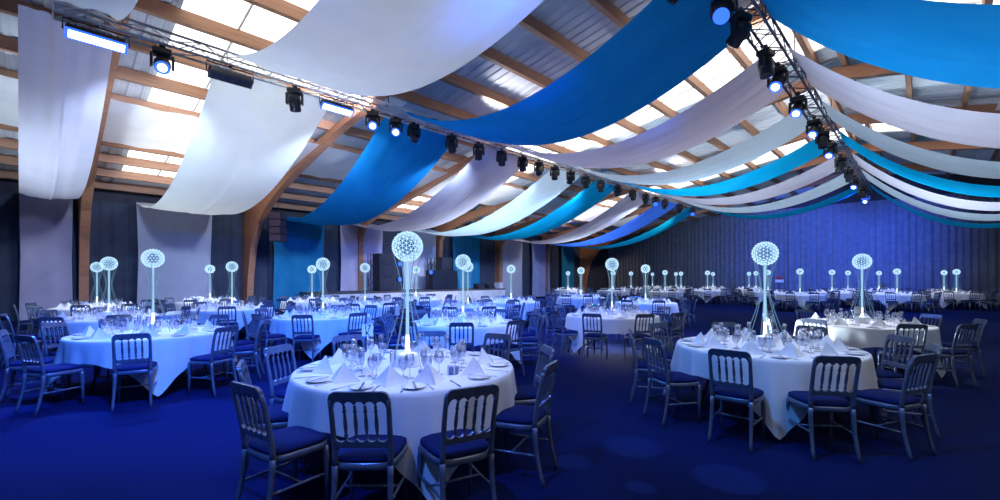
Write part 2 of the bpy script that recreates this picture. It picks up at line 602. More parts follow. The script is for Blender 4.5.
# white lining cloth slung below the purlins
def lining(xa, xb, y0, y1, seed, drop=0.42):
    def fn(u, v):
        x = xa + (xb - xa) * u
        y = y0 + (y1 - y0) * v
        t = ((y - 1.0) / 1.85) % 1.0
        d = 0.045 * 4 * t * (1 - t) + 0.03 * math.sin(9 * u + 6 * t) * (1 - abs(2 * u - 1)) + 0.015 * math.sin(14 * t - 7 * u)
        return (x, y, roof_z(x) - drop - d)
    b = MB()
    b.grid(fn, 12, int((y1 - y0) * 7))
    return b.mesh('lining_cloth', M['lining'])


o = obj('lining_cloth', lining(-17.2, -14.5, -3.0, 34.0, 1))
tag(o, 'long white lining cloth slung under the rafters above the left wall', 'lining cloth')
o = obj('lining_cloth', lining(1.75, 2.25, 8.0, 34.0, 2, 0.45))
tag(o, 'narrow white lining strip under the roof right of the ridge truss', 'lining cloth')


# ------------------------------------------------------------------ trusses
def truss(x, y0, y1, label, hy, h=0.15, mat='alu'):
    t = empty('lighting_truss', (x, y0, TZ - 0.14), 0, label, 'truss')
    L = y1 - y0
    for (sx, sz) in ((-1, 0), (1, 0), (-1, 1), (1, 1)):
        b = MB()
        b.tube([(sx * h, 0, sz * 0.25), (sx * h, L, sz * 0.25)], 0.026, 8)
        obj('chord', b.mesh('chord', M[mat]), t)
    b = MB()
    p = 0.42
    k = 0
    while k * p < L - p:
        a, c = k * p, (k + 1) * p
        e = k % 2
        for (q1, q2) in (((-h, 0), (-h, .25)), ((h, 0), (h, .25)), ((-h, 0), (h, 0)), ((-h, .25), (h, .25))):
            if e:
                q1, q2 = q2, q1
            b.tube([(q1[0], a, q1[1]), (q2[0], c, q2[1])], 0.012, 5, cap=False)
        if k % 6 == 0:
            for (q1, q2) in (((-h, 0), (-h, .25)), ((h, 0), (h, .25)), ((-h, 0), (h, 0)), ((-h, .25), (h, .25))):
                b.tube([(q1[0], a, q1[1]), (q2[0], a, q2[1])], 0.014, 5, cap=False)
        k += 1
    obj('lattice_bracing', b.mesh('lattice_bracing', M[mat]), t)
    for y in hy:
        b = MB()
        b.tube([(0, y - y0, 0.37), (0, y - y0, roof_z(x) - 0.6 - (TZ - 0.14))], 0.012, 6)
        b.tube([(-h, y - y0, 0.25), (0, y - y0, 0.37), (h, y - y0, 0.25)], 0.010, 6)
        obj('hanging_chain', b.mesh('hanging_chain', M['black']), t)
    return t


hy = [y for y in FR if 0 < y < 30]
truss(X1, 0.1, 30.2, 'long silver lattice truss crossing the hall at upper left, carrying the stage lights', hy)
truss(X2, -1.5, 30.4, 'silver lattice truss under the roof ridge, steeply receding at upper right', hy, 0.19, 'alu_shaded')
truss(X3, -1.5, 30.4, 'silver lattice truss at the outer ends of the right hand swags', hy)

# ------------------------------------------------------------------ light fixtures
b = MB()
b.bevbox((0, 0, -0.13), (0.30, 0.24, 0.11), 0.02)
b.box((0, 0, -0.045), (0.06, 0.06, 0.07))
b.tube([(0, -0.03, 0.0), (0, 0.03, 0.0)], 0.05, 10)
me_base = b.mesh('base', M['black'])
b = MB()
for sx in (-1, 1):
    b.bevbox((sx * 0.165, 0, -0.30), (0.045, 0.10, 0.26), 0.012)
b.bevbox((0, 0, -0.195), (0.35, 0.12, 0.03), 0.008)
me_yoke = b.mesh('yoke', M['black'])
b = MB()
b.lathe([(0.0, 0.17), (0.07, 0.165), (0.115, 0.13), (0.135, 0.05), (0.138, -0.03), (0.122, -0.10), (0.125, -0.20), (0.112, -0.215), (0.10, -0.20), (0.0, -0.195)], 18)
me_head = b.mesh('head', M['black'])
b = MB()
b.lathe([(0.0, -0.238), (0.04, -0.236), (0.078, -0.228)], 18)
b.lathe([(0.078, -0.228), (0.118, -0.214)], 18, mi=1)  # on lit heads this glowing blue ring stands in for the halo
me_lens = {k: b.mesh('lens', [M[k], M['lens_blue' if k == 'lens_lit' else k]]) for k in ('lens_lit', 'lens_blue', 'lens_dark')}
b = MB()
b.tube([(-0.13, 0, -0.36), (0.13, 0, -0.36)], 0.02, 8)
me_pivot = b.mesh('pivot', M['alu'])

b = MB()
b.bevbox((0, 0, 0), (0.20, 0.80, 0.15), 0.03)
for i in range(9):
    b.box((0.0, -0.36 + 0.09 * i, 0.085), (0.17, 0.015, 0.035))
me_bat = b.mesh('housing', M['black'])
b = MB()
b.bevbox((0, 0, -0.082), (0.16, 0.74, 0.025), 0.008)
b.bevbox((0, 0, -0.074), (0.215, 0.815, 0.03), 0.008, 1)  # glowing rim added round lit lenses as a blue halo
me_batl = {k: b.mesh('lens', [M[k], M['lens_blue' if k == 'lens_lit' else 'black']]) for k in ('lens_lit', 'lens_blue', 'lens_dark')}
b = MB()
b.tube([(0, -0.43, 0), (0, -0.43, 0.19), (0, 0.43, 0.19), (0, 0.43, 0)], 0.015, 6)
b.tube([(0, 0, 0.19), (0, 0, 0.27)], 0.03, 8)
me_bracket = b.mesh('bracket', M['black'])


def moving_head(loc, rz, tilt, lens, label, group):
    t = empty('moving_head_light', loc, rz, label, 'stage light', group)
    obj('base', me_base, t)
    obj('yoke', me_yoke, t)
    obj('pivot', me_pivot, t)
    hd = obj('head', me_head, t, (0, 0, -0.36), (tilt, 0, 0))
    obj('lens', me_lens[lens], hd)
    return t


def batten(loc, rz, tilt, lens, label, group):
    t = empty('flood_light', loc, rz, label, 'stage light', group)
    obj('bracket', me_bracket, t, (0, 0, -0.22))
    hd = obj('housing', me_bat, t, (0, 0, -0.22), (0, tilt, 0))
    obj('lens', me_batl[lens], hd)
    return t


def truss_y(px, x):
    fwd = F * x / CS / (px - 925.0)
    return (fwd + SN * x) / CS


FX1 = [(97, 'b', 'lens_lit'), (162, 'm', 'lens_lit'), (230, 'b', 'lens_dark'), (294, 'm', 'lens_dark'), (336, 'b', 'lens_lit'), (372, 'm', 'lens_lit'),
       (395, 'm', 'lens_lit'), (413, 'm', 'lens_dark'), (451, 'm', 'lens_dark'), (478, 'm', 'lens_dark'), (501, 'm', 'lens_dark'), (522, 'm', 'lens_dark'),
       (538, 'm', 'lens_dark'), (554, 'm', 'lens_dark'), (570, 'm', 'lens_dark'), (585, 'm', 'lens_dark'), (600, 'm', 'lens_dark'), (617, 'm', 'lens_dark'),
       (632, 'm', 'lens_dark'), (645, 'm', 'lens_dark'), (655, 'm', 'lens_blue'), (664, 'm', 'lens_dark'), (679, 'm', 'lens_dark'), (692, 'm', 'lens_blue')]
kk = {'b': 0, 'm': 0}
rr = random.Random(5)
for (px, ty, ln) in FX1:
    y = truss_y(px, X1)
    lit = {'lens_lit': 'lit', 'lens_blue': 'blue lit', 'lens_dark': 'dark'}[ln]
    kk[ty] += 1
    if ty == 'b':
        batten((X1 + 0.05, y, TZ - 0.13), 0, -0.55, ln, '%s black flood light under the left truss, %s from near end' % (lit, ORD[kk[ty] - 1]),
               'flood lights on the left truss')
    else:
        a = rr.uniform(-0.5, 0.5)
        face = math.atan2(-X1, y)
        moving_head((X1 + 0.04, y, TZ - 0.13), (face if ln != 'lens_dark' else TH + a), (-0.95 if ln != 'lens_dark' else rr.uniform(-0.6, 0.9)), ln,
                    '%s moving head light under the left truss, %s from near end' % (lit, ORD[kk[ty] - 1]), 'moving heads on the left truss')
FX2 = [(727, 'lens_blue'), (743, 'lens_dark'), (768, 'lens_dark'), (780, 'lens_lit'), (800, 'lens_lit'), (816, 'lens_lit'), (824, 'lens_dark'), (832, 'lens_lit'),
       (842, 'lens_dark'), (850, 'lens_dark'), (856, 'lens_lit'), (863, 'lens_dark'), (867, 'lens_lit')]
for k, (px, ln) in enumerate(FX2):
    y = truss_y(px, X2)
    lit = {'lens_lit': 'lit', 'lens_blue': 'blue lit', 'lens_dark': 'dark'}[ln]
    a = TH + rr.uniform(-0.4, 0.4) + 0.3
    moving_head((X2 - 0.04, y, TZ - 0.13), (math.atan2(-X2, y) - 0.25 if ln != 'lens_dark' else a), (-0.80 if ln != 'lens_dark' else rr.uniform(-0.6, 0.9)), ln,
                '%s moving head light under the ridge truss, %s from near end' % (lit, ORD[k]), 'moving heads on the ridge truss')

moving_head((X2 - 0.30, 6.2, TZ - 0.10), TH + 1.1, 0.9, 'lens_dark', 'dark moving head light on the near left side of the ridge truss', 'moving heads on the ridge truss')

# ------------------------------------------------------------------ chair meshes
ZS = 0.45


def back_y(z):
    return -0.185 - 0.085 * max(0, (z - ZS) / 0.44) ** 1.4


def leg_y(z):
    return -0.185 - 0.075 * ((ZS - z) / ZS) ** 2.0


HWB = 0.178


def strip_panel(b, xs, zb, zt, th):
    n = len(xs)
    vs = []
    for i in range(n):
        for z in (zb[i], zt[i]):
            y = back_y(z)
            vs += [(xs[i], y - th / 2, z), (xs[i], y + th / 2, z)]
    fs = []
    for i in range(n - 1):
        a, c = 4 * i, 4 * (i + 1)
        fs += [(a, a + 2, c + 2, c), (a + 1, c + 1, c + 3, a + 3), (a + 2, a + 3, c + 3, c + 2), (a, c, c + 1, a + 1)]
    fs += [(0, 1, 3, 2), (4 * (n - 1), 4 * (n - 1) + 2, 4 * (n - 1) + 3, 4 * (n - 1) + 1)]
    b.add(vs, fs)


def chair_back(b, lod=0):
    # posts
    nz = 9 if lod == 0 else 4
    for sx in (-1, 1):
        pts = []
        for i in range(nz + 1):
            z = 0.42 + (0.845 - 0.42) * i / nz
            pts.append((sx * (HWB - 0.013 + 0.004 * i / nz), back_y(z), z))
        b.tube(pts, [0.019 - 0.004 * i / nz for i in range(nz + 1)], 8 if lod == 0 else 4)
    n = 50 if lod == 0 else 20
    xs = [-HWB + 2 * HWB * i / n for i in range(n + 1)]
    zt, zb = [], []
    wi = HWB - 0.025
    cell = 2 * wi / 5
    for x in xs:
        d = HWB - abs(x)
        cr = 0.045
        zt.append(0.89 - (cr - math.sqrt(max(0, cr * cr - (cr - d) ** 2)) if d < cr else 0))
        if abs(x) >= wi:
            zb.append(0.79)
        else:
            t = ((x + wi) / cell) % 1.0
            zb.append(0.795 + 0.036 * math.sqrt(max(0, 1 - (2 * t - 1) ** 2)))
    zb = [min(a, c - 0.012) for a, c in zip(zb, zt)]
    strip_panel(b, xs, zb, zt, 0.026)
    xs2 = [-wi - .01 + 2 * (wi + .01) * i / n for i in range(n + 1)]
    zt2, zb2 = [], []
    for x in xs2:
        t = ((x + wi) / cell) % 1.0
        s = math.sqrt(max(0, 1 - (2 * t - 1) ** 2))
        zt2.append(0.607 - 0.030 * s)
        zb2.append(0.540)
    strip_panel(b, xs2, zb2, zt2, 0.024)


def spindle(b, i, lod=0):
    wi = HWB - 0.025
    x = -wi + 2 * wi / 5 * (i + 1)
    prof = [(0.60, .008), (0.615, .013), (0.625, .008), (0.66, .0115), (0.70, .0125), (0.755, .008), (0.765, .013), (0.775, .009), (0.80, .009)] if lod == 0 else [
        (0.60, .010), (0.70, .012), (0.80, .010)]
    b.tube([(x, back_y(z), z) for z, r in prof], [r for z, r in prof], 8 if lod == 0 else 4, cap=False)


def seat_outline(inset=0.0, n=32):
    pts = []
    for k in range(n):
        a = 2 * PI * k / n
        ca, sa = math.cos(a), math.sin(a)
        p = 4.2
        rx = abs(ca) ** (2 / p) * (1 if ca >= 0 else -1)
        ry = abs(sa) ** (2 / p) * (1 if sa >= 0 else -1)
        y = ry * (0.205 - inset)
        w = 0.190 + 0.025 * (y + 0.2) / 0.4 - inset
        pts.append((rx * w, y + 0.01))
    return pts


def seat_rings(b, rings, n=32):
    vs, fs = [], []
    for (ins, z) in rings:
        vs += [(p[0], p[1], z) for p in seat_outline(ins, n)]
    for i in range(len(rings) - 1):
        for k in range(n):
            a, c = i * n + k, i * n + (k + 1) % n
            fs.append((a, c, c + n, a + n))
    fs.append(tuple(range(n - 1, -1, -1)))
    fs.append(tuple((len(rings) - 1) * n + k for k in range(n)))
    b.add(vs, fs, 0, True)


def chair_parts():
    P = []
    b = MB()
    chair_back(b)
    P.append(('backrest', b.mesh('backrest', M['silver'])))
    for i in range(4):
        b = MB()
        spindle(b, i)
        P.append(('spindle', b.mesh('spindle', M['silver'])))
    b = MB()
    seat_rings(b, [(0.01, 0.395), (0.0, 0.405), (0.0, 0.437), (0.012, 0.445)])
    P.append(('seat_frame', b.mesh('seat_frame', M['silver'])))
    b = MB()
    seat_rings(b, [(0.012, 0.444), (0.004, 0.456), (0.008, 0.472), (0.03, 0.484), (0.08, 0.491)])
    P.append(('seat_pad', b.mesh('seat_pad', M['pad'])))
    for sx in (-1, 1):
        b = MB()
        b.tube([(sx * 0.180, 0.175, 0.41), (sx * 0.182, 0.177, 0.36), (sx * 0.183, 0.178, 0.34), (sx * 0.184, 0.18, 0.20), (sx * 0.186, 0.183, 0.0)],
               [.021, .019, .022, .017, .012], 8)
        P.append(('leg', b.mesh('leg', M['silver'])))
        b = MB()
        pts = [(sx * (0.165 + 0.012 * (1 - i / 7) ** 2), leg_y(0.43 * i / 7), 0.43 * i / 7) for i in range(8)]
        b.tube(pts, [.014 + .006 * i / 7 for i in range(8)], 8)
        P.append(('leg', b.mesh('leg', M['silver'])))
        b = MB()
        a, c = Vector((sx * 0.184, 0.18, 0.22)), Vector((sx * 0.170, leg_y(0.22), 0.22))
        ts = [0, .12, .15, .18, .5, .82, .85, .88, 1]
        b.tube([a.lerp(c, t) for t in ts], [.009, .009, .014, .009, .0105, .009, .014, .009, .009], 7)
        P.append(('stretcher', b.mesh('stretcher', M['silver'])))
    b = MB()
    b.tube([(-0.176, 0.0, 0.22), (0, 0.0, 0.22), (0.176, 0.0, 0.22)], [.009, .011, .009], 7)
    P.append(('stretcher', b.mesh('stretcher', M['silver'])))
    return P


CH = chair_parts()


def chair_lo():
    b = MB()
    chair_back(b, 1)
    for i in range(4):
        spindle(b, i, 1)
    seat_rings(b, [(0.0, 0.40), (0.0, 0.44)], 12)
    for sx in (-1, 1):
        b.tube([(sx * 0.18, 0.175, 0.41), (sx * 0.186, 0.183, 0.0)], [.02, .013], 4)
        b.tube([(sx * 0.165, leg_y(0.41), 0.41), (sx * 0.17, leg_y(0.2), 0.2), (sx * 0.177, leg_y(0), 0)], [.02, .017, .014], 4)
        b.tube([(sx * 0.184, 0.18, 0.22), (sx * 0.17, leg_y(.22), .22)], .010, 4)
    n = len(b.f)
    seat_rings(b, [(0.006, 0.442), (0.006, 0.472), (0.05, 0.488)], 12)
    for i in range(n, len(b.f)):
        b.mi[i] = 1
    return b.mesh('banquet_chair', [M['silver'], M['pad']])


CHLO = chair_lo()


def make_chair(loc, rz, label, group, near):
    if near:
        t = empty('banquet_chair', loc, rz, label, 'chair', group)
        for (nm, me) in CH:
            obj(nm, me, t)
    else:
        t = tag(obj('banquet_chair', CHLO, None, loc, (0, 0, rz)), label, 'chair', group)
    return t


# ------------------------------------------------------------------ table ware meshes
TR = 0.94
b = MB()
b.lathe([(0, 0.725), (TR - 0.02, 0.725), (TR - 0.01, 0.735), (TR - 0.01, 0.748), (TR - 0.02, 0.752), (0, 0.752)], 48, sm=False)
me_top = b.mesh('tabletop', M['ply'])
me_tleg = []
for (sx, sy) in ((-1, -1), (1, -1), (1, 1), (-1, 1)):
    b = MB()
    b.tube([(sx * 0.30, sy * 0.30, 0.727), (sx * 0.36, sy * 0.33, 0.66), (sx * 0.46, sy * 0.36, 0.35), (sx * 0.56, sy * 0.38, 0.0)], 0.016, 8)
    me_tleg.append(b.mesh('leg', M['leg_metal']))
b = MB()
for s in (-1, 1):
    b.tube([(s * 0.40, -0.34, 0.5), (s * 0.40, 0.34, 0.5)], 0.012, 6)
me_tbrace = b.mesh('brace', M['leg_metal'])


def cloth_mesh(seed, half=1.205, na=160):
    rr = random.Random(seed)
    ph = [rr.uniform(0, 6.28) for _ in range(6)]
    prof_t = [0, .04, .12, .25, .42, .6, .8, 1.0]

    def drop(a):
        return min(0.735, half / max(abs(math.cos(a)), abs(math.sin(a))) - TR)
    b = MB()
    vs, fs = [(0, 0, 0.7565)], []
    rings = [(0.3, None), (0.6, None), (0.85, None), (0.945, None)]
    for (r, _) in rings:
        for k in range(na):
            a = 2 * PI * k / na
            vs.append((r * TR / 0.95 * math.cos(a), r * TR / 0.95 * math.sin(a), 0.7565 if r < .94 else 0.755))
    for t in prof_t:
        for k in range(na):
            a = 2 * PI * k / na
            L = drop(a)
            da = ((a - PI / 4) % (PI / 2))
            da = min(da, PI / 2 - da)                     # distance from a corner
            cr = math.exp(-(da / 0.20) ** 2)
            sd = math.exp(-((da - 0.36) / 0.14) ** 2)
            fold = 0.5 + 0.5 * math.sin(15 * a + 1.3 * math.sin(3 * a + ph[0]) + ph[1])
            w = t * L
            r = TR + 0.008 + 0.008 * (1 - math.exp(-t * 20)) + w * (0.20 * cr - 0.04 * sd + 0.13 * fold * (1 - cr) + 0.03 * math.sin(29 * a + ph[2]))
            z = 0.752 - 0.012 * (1 - math.exp(-t * 30)) - w * (0.985 - 0.03 * cr)
            if t == 0:
                r = TR + 0.004
                z = 0.753
            vs.append((r * math.cos(a), r * math.sin(a), max(z, 0.012)))
    nr = len(rings) + len(prof_t)
    for k in range(na):
        fs.append((0, 1 + k, 1 + (k + 1) % na))
    for i in range(nr - 1):
        for k in range(na):
            a, c = 1 + i * na + k, 1 + i * na + (k + 1) % na
            fs.append((a, a + na, c + na, c))
    b.add(vs, fs, 0, True)
    return b.mesh('tablecloth', M['linen'])


CLOTH = [cloth_mesh(s) for s in (1, 2, 3, 4)]


def napkin_mesh(seed, lo=False):
    rr = random.Random(seed)
    h = 0.142
    A = Vector((0, -0.02, h))
    Lp, Rp, Fp = Vector((-0.150, -0.045, 0)), Vector((0.150, -0.045, 0)), Vector((0.0, 0.085, 0))
    b = MB()
    n = 1 if lo else 6

    def tri(P, Q, R_, bul):
        nrm = (Q - P).cross(R_ - P).normalized()
        vs, fs, ix = [], [], {}
        for i in range(n + 1):
            for j in range(n + 1 - i):
                u, v = i / n, j / n
                p = P * (1 - u - v) + Q * u + R_ * v
                p = p + nrm * bul * 27 * u * v * (1 - u - v)
                ix[(i, j)] = len(vs)
                vs.append(tuple(p))
        for i in range(n):
            for j in range(n - i):
                fs.append((ix[(i, j)], ix[(i + 1, j)], ix[(i, j + 1)]))
                if i + j < n - 1:
                    fs.append((ix[(i + 1, j)], ix[(i + 1, j + 1)], ix[(i, j + 1)]))
        b.add(vs, fs, 0, True)
    tri(A, Lp, Fp, 0.008)
    tri(A, Fp, Rp, 0.008)
    if not lo:                                            # the inner turned-in flaps behind the ridge
        B = Vector((0, -0.05, 0))
        tri(A + Vector((0, -.004, -.004)), B, Lp, -0.006)
        tri(A + Vector((0, -.004, -.004)), Rp, B, -0.006)
        tri(A + Vector((0, 0.006, -0.006)), Lp * 0.5 + Vector((0, .02, 0.0)), Fp + Vector((0, .012, 0)), 0.004)
    else:
        tri(A, Rp, Lp, 0)
    return b.mesh('napkin', M['napkin'])


NAP = napkin_mesh(1)
NAPLO = napkin_mesh(2, True)


def lathe_mesh(name, prof, n, mat):
    b = MB()
    b.lathe(prof, n)
    return b.mesh(name, mat)


G_WINE = [(0.0, 0.001), (0.034, 0.002), (0.032, 0.006), (0.006, 0.012), (0.004, 0.05), (0.005, 0.085), (0.022, 0.100), (0.038, 0.125), (0.040, 0.150), (0.033, 0.195),
          (0.031, 0.195), (0.037, 0.150), (0.034, 0.124), (0.018, 0.104), (0.0, 0.100)]
G_GOB = [(0.0, 0.001), (0.036, 0.002), (0.034, 0.006), (0.007, 0.012), (0.005, 0.045), (0.020, 0.062), (0.040, 0.092), (0.042, 0.115), (0.036, 0.155), (0.034, 0.155),
         (0.039, 0.115), (0.036, 0.092), (0.016, 0.066), (0.0, 0.062)]
G_FLU = [(0.0, 0.001), (0.031, 0.002), (0.029, 0.006), (0.005, 0.012), (0.004, 0.07), (0.008, 0.09), (0.022, 0.125), (0.025, 0.17), (0.022, 0.225), (0.020, 0.225),
         (0.022, 0.17), (0.018, 0.125), (0.0, 0.098)]
GL = {'wine_glass': lathe_mesh('wine_glass', G_WINE, 16, M['glass']), 'water_goblet': lathe_mesh('water_goblet', G_GOB, 16, M['glass']),
      'champagne_flute': lathe_mesh('champagne_flute', G_FLU, 16, M['glass'])}
GLO = {'wine_glass': lathe_mesh('g', [(0.03, 0.002), (0.005, 0.02), (0.005, 0.085), (0.038, 0.13), (0.034, 0.19)], 7, M['glass']),
       'water_goblet': lathe_mesh('g', [(0.03, 0.002), (0.006, 0.02), (0.006, 0.05), (0.041, 0.10), (0.036, 0.155)], 7, M['glass']),
       'champagne_flute': lathe_mesh('g', [(0.03, 0.002), (0.005, 0.02), (0.005, 0.09), (0.024, 0.14), (0.022, 0.22)], 7, M['glass'])}
PLATE = lathe_mesh('side_plate', [(0, 0.004), (0.05, 0.004), (0.055, 0.002), (0.060, 0.005), (0.088, 0.015), (0.088, 0.018), (0.06, 0.009), (0.05, 0.008), (0, 0.008)], 28, M['china'])
b = MB()
b.prism([(-0.008, -0.11), (0.008, -0.11), (0.007, 0.0), (0.010, 0.01), (0.010, 0.09), (0.002, 0.115), (-0.006, 0.09), (-0.006, 0.0)], 'z', 0.001, 0.004)
KNIFE = b.mesh('table_knife', M['steel'])
b = MB()
b.prism([(-0.007, -0.10), (0.007, -0.10), (0.004, 0.02), (-0.004, 0.02)], 'z', 0.001, 0.004)
b.prism([(-0.004, 0.02), (0.004, 0.02), (0.011, 0.045), (-0.011, 0.045)], 'z', 0.001, 0.004)
for x in (-0.009, -0.003, 0.003, 0.009):
    b.box((x, 0.068, 0.003), (0.0035, 0.05, 0.003))
FORK = b.mesh('table_fork', M['steel'])
b = MB()
b.bevbox((0, 0, 0.034), (0.075, 0.075, 0.066), 0.006)
FBOX = b.mesh('box', M['votive'])
b = MB()
b.box((0, 0, 0.034), (0.012, 0.078, 0.070))
b.box((0, 0, 0.034), (0.078, 0.012, 0.070))
FRIB = b.mesh('ribbon', M['ribbon'])


# ------------------------------------------------------------------ globe centrepiece
def ico(level):
    t = (1 + 5 ** .5) / 2
    V = [Vector(p).normalized() for p in [(-1, t, 0), (1, t, 0), (-1, -t, 0), (1, -t, 0), (0, -1, t), (0, 1, t), (0, -1, -t), (0, 1, -t), (t, 0, -1), (t, 0, 1), (-t, 0, -1), (-t, 0, 1)]]
    Fc = [(0, 11, 5), (0, 5, 1), (0, 1, 7), (0, 7, 10), (0, 10, 11), (1, 5, 9), (5, 11, 4), (11, 10, 2), (10, 7, 6), (7, 1, 8), (3, 9, 4), (3, 4, 2), (3, 2, 6), (3, 6, 8), (3, 8, 9),
          (4, 9, 5), (2, 4, 11), (6, 2, 10), (8, 6, 7), (9, 8, 1)]
    for _ in range(level):
        cache = {}

        def mid(a, b_):
            k = (min(a, b_), max(a, b_))
            if k not in cache:
                V.append(((V[a] + V[b_]) / 2).normalized())
                cache[k] = len(V) - 1
            return cache[k]
        F2 = []
        for (a, c, d) in Fc:
            x, y, z = mid(a, c), mid(c, d), mid(d, a)
            F2 += [(a, x, z), (c, y, x), (d, z, y), (x, y, z)]
        Fc = F2
    E = set()
    for f in Fc:
        for i in range(3):
            a, c = f[i], f[(i + 1) % 3]
            E.add((min(a, c), max(a, c)))
    return V, sorted(E), Fc


GR = 0.134
GZ = 1.205 - GR        # globe centre above the table


def globe(level, rt, n, rb):
    """lattice sphere with a lit crystal at every node"""
    V, E, Fc = ico(level)
    b = MB()
    for (a, c) in E:
        b.tube([V[a] * GR, V[c] * GR], rt, n, cap=False)
    for v in V:
        c = v * (GR + rb * 0.3)
        b.add([tuple(c + Vector(q) * rb) for q in ((1, 0, 0), (-1, 0, 0), (0, 1, 0), (0, -1, 0), (0, 0, 1), (0, 0, -1))],
              [(0, 2, 4), (2, 1, 4), (1, 3, 4), (3, 0, 4), (2, 0, 5), (1, 2, 5), (3, 1, 5), (0, 3, 5)], 1)
    return b.mesh('globe_lattice', [M['globe'], M['bead']])


ME_GLOBE = globe(2, 0.0028, 4, 0.0062)
ME_GLOBE_F = globe(1, 0.008, 4, 0.015)
b = MB()
b.lathe([(0, -GR * 0.55), (GR * 0.35, -GR * 0.42), (GR * 0.55, 0), (GR * 0.35, GR * 0.42), (0, GR * 0.55)], 14)
ME_CORE = b.mesh('light_core', M['core'])
b = MB()
b.lathe([(0, 0), (0.10, 0), (0.105, 0.008), (0.105, 0.100), (0.097, 0.109), (0, 0.110)], 28)
ME_PLINTH = b.mesh('plinth', M['plinth'])
b = MB()
b.lathe([(0.016, 0.28), (0.013, 0.6), (0.014, GZ - GR + 0.005)], 12)
ME_STEM = b.mesh('column', M['stem'])
b = MB()
b.lathe([(0.07, 0.111), (0.035, 0.116), (0.022, 0.13), (0.018, 0.2), (0.017, 0.28)], 16)
ME_FOOT = b.mesh('column_foot', M['stem_hot'])
ME_ROD = []
for k in range(6):
    a = 2 * PI * (k + 0.3) / 6
    b = MB()
    pts = []
    for i in range(15):
        t = i / 14
        z = 0.003 + (GZ - 0.09) * t
        r = 0.205 * (1 - t / 0.66) ** 1.35 + 0.045 if t < 0.66 else 0.045 + 0.075 * ((t - 0.66) / 0.34) ** 1.4
        pts.append((r * math.cos(a), r * math.sin(a), z))
    b.tube(pts, 0.0030, 6)
    ME_ROD.append(b.mesh('rod', M['wire']))
b = MB()
for k in range(6):
    a = 2 * PI * k / 6
    pts = []
    for i in range(9):
        t = i / 8
        z = 0.003 + (GZ - 0.09) * t
        r = 0.17 * (1 - t / 0.66) ** 1.35 + 0.045 if t < 0.66 else 0.045 + 0.075 * ((t - 0.66) / 0.34) ** 1.4
        pts.append((r * math.cos(a), r * math.sin(a), z))
    b.tube(pts, 0.004, 4)
ME_RODS_F = b.mesh('rods', M['wire'])


def centrepiece(loc, rz, label, near):
    t = empty('globe_centrepiece', loc, rz, label, 'centrepiece', 'lit globe centrepieces on the tables')
    obj('plinth', ME_PLINTH, t)
    obj('column', ME_STEM, t)
    obj('column_foot', ME_FOOT, t)
    if near:
        for me in ME_ROD:
            obj('rod', me, t)
    else:
        obj('rods', ME_RODS_F, t)
    g = obj('globe_lattice', ME_GLOBE if near else ME_GLOBE_F, t, (0, 0, GZ))
    obj('light_core', ME_CORE, g)
    return t


# ------------------------------------------------------------------ the tables
# px of the globe, distance, short name
TAB = {1: (407.5, 3.95), 2: (765, 5.1), 3: (862, 7.65), 4: (153, 6.4), 5: (109, 8.8), 6: (97, 11.8), 7: (210, 14.5), 8: (232, 11.35), 9: (323, 9.2), 10: (312, 15.0),
       11: (365, 12.6), 12: (416, 16.2), 13: (463, 7.9), 14: (468, 11.4), 15: (511, 14.6), 16: (568, 29.0), 17: (581, 17.8), 18: (612, 9.35), 19: (613, 27.0), 20: (631, 31.0),
       21: (645.5, 14.1), 22: (652.5, 38.0), 23: (665, 25.0), 24: (676, 35.2), 25: (681, 31.4), 26: (707.5, 27.0), 27: (713, 34.6), 28: (749, 32.9), 29: (756, 29.0), 30: (768, 24.3),
       31: (800, 20.7), 32: (832, 23.5), 33: (848, 26.8), 34: (879, 27.8), 35: (897, 20.7), 36: (944, 25.4), 37: (956.5, 22.0)}
NAME = {1: 'the foremost table', 2: 'the near right table', 4: 'the near left table'}
rows = [('second-row table', 7.0, 9.9), ('third-row table', 9.9, 15.1), ('fourth-row table', 15.1, 24.0), ('back-row table', 24.0, 60)]
for (nm, a, c) in rows:
    ids = sorted([i for i in TAB if i not in NAME and a <= TAB[i][1] < c], key=lambda i: TAB[i][0])
    for q, i in enumerate(ids):
        NAME[i] = '%s, %s from left' % (nm, ORD[q])
FORE = {0.5: 1.14, 27: 1.19, 66: 1.08, 102: 1.05, 146: 1.2, 180: 1.2, -140: 1.16, -103: 1.09, -66: 1.03, -31: 1.17}   # seat radii, foremost table
ANG = {1: list(FORE), 2: [-10, 23, 58, 86, 128, 170, -148, -108, -76, -42],
       3: [-63, -18, 13, 62, 100, 140, 178, -145, -105], 4: [-14, 30, 70, 108, 142, 178, -150, -121, -90, -54],
       18: [-29, 10, 45, 80, 115, 150, -175, -140, -100, -65]}
CROT = {1: 21, 2: -25, 4: 41, 18: -56, 3: 20, 5: 30, 9: 12, 13: -20}
TOW = Vector((SN, -CS, 0))
RGT = Vector((CS, SN, 0))
placed = []                       # (distance, ...) of every seat so that chairs never collide
rr = random.Random(11)
order = sorted(TAB, key=lambda i: TAB[i][1])
seats = {}
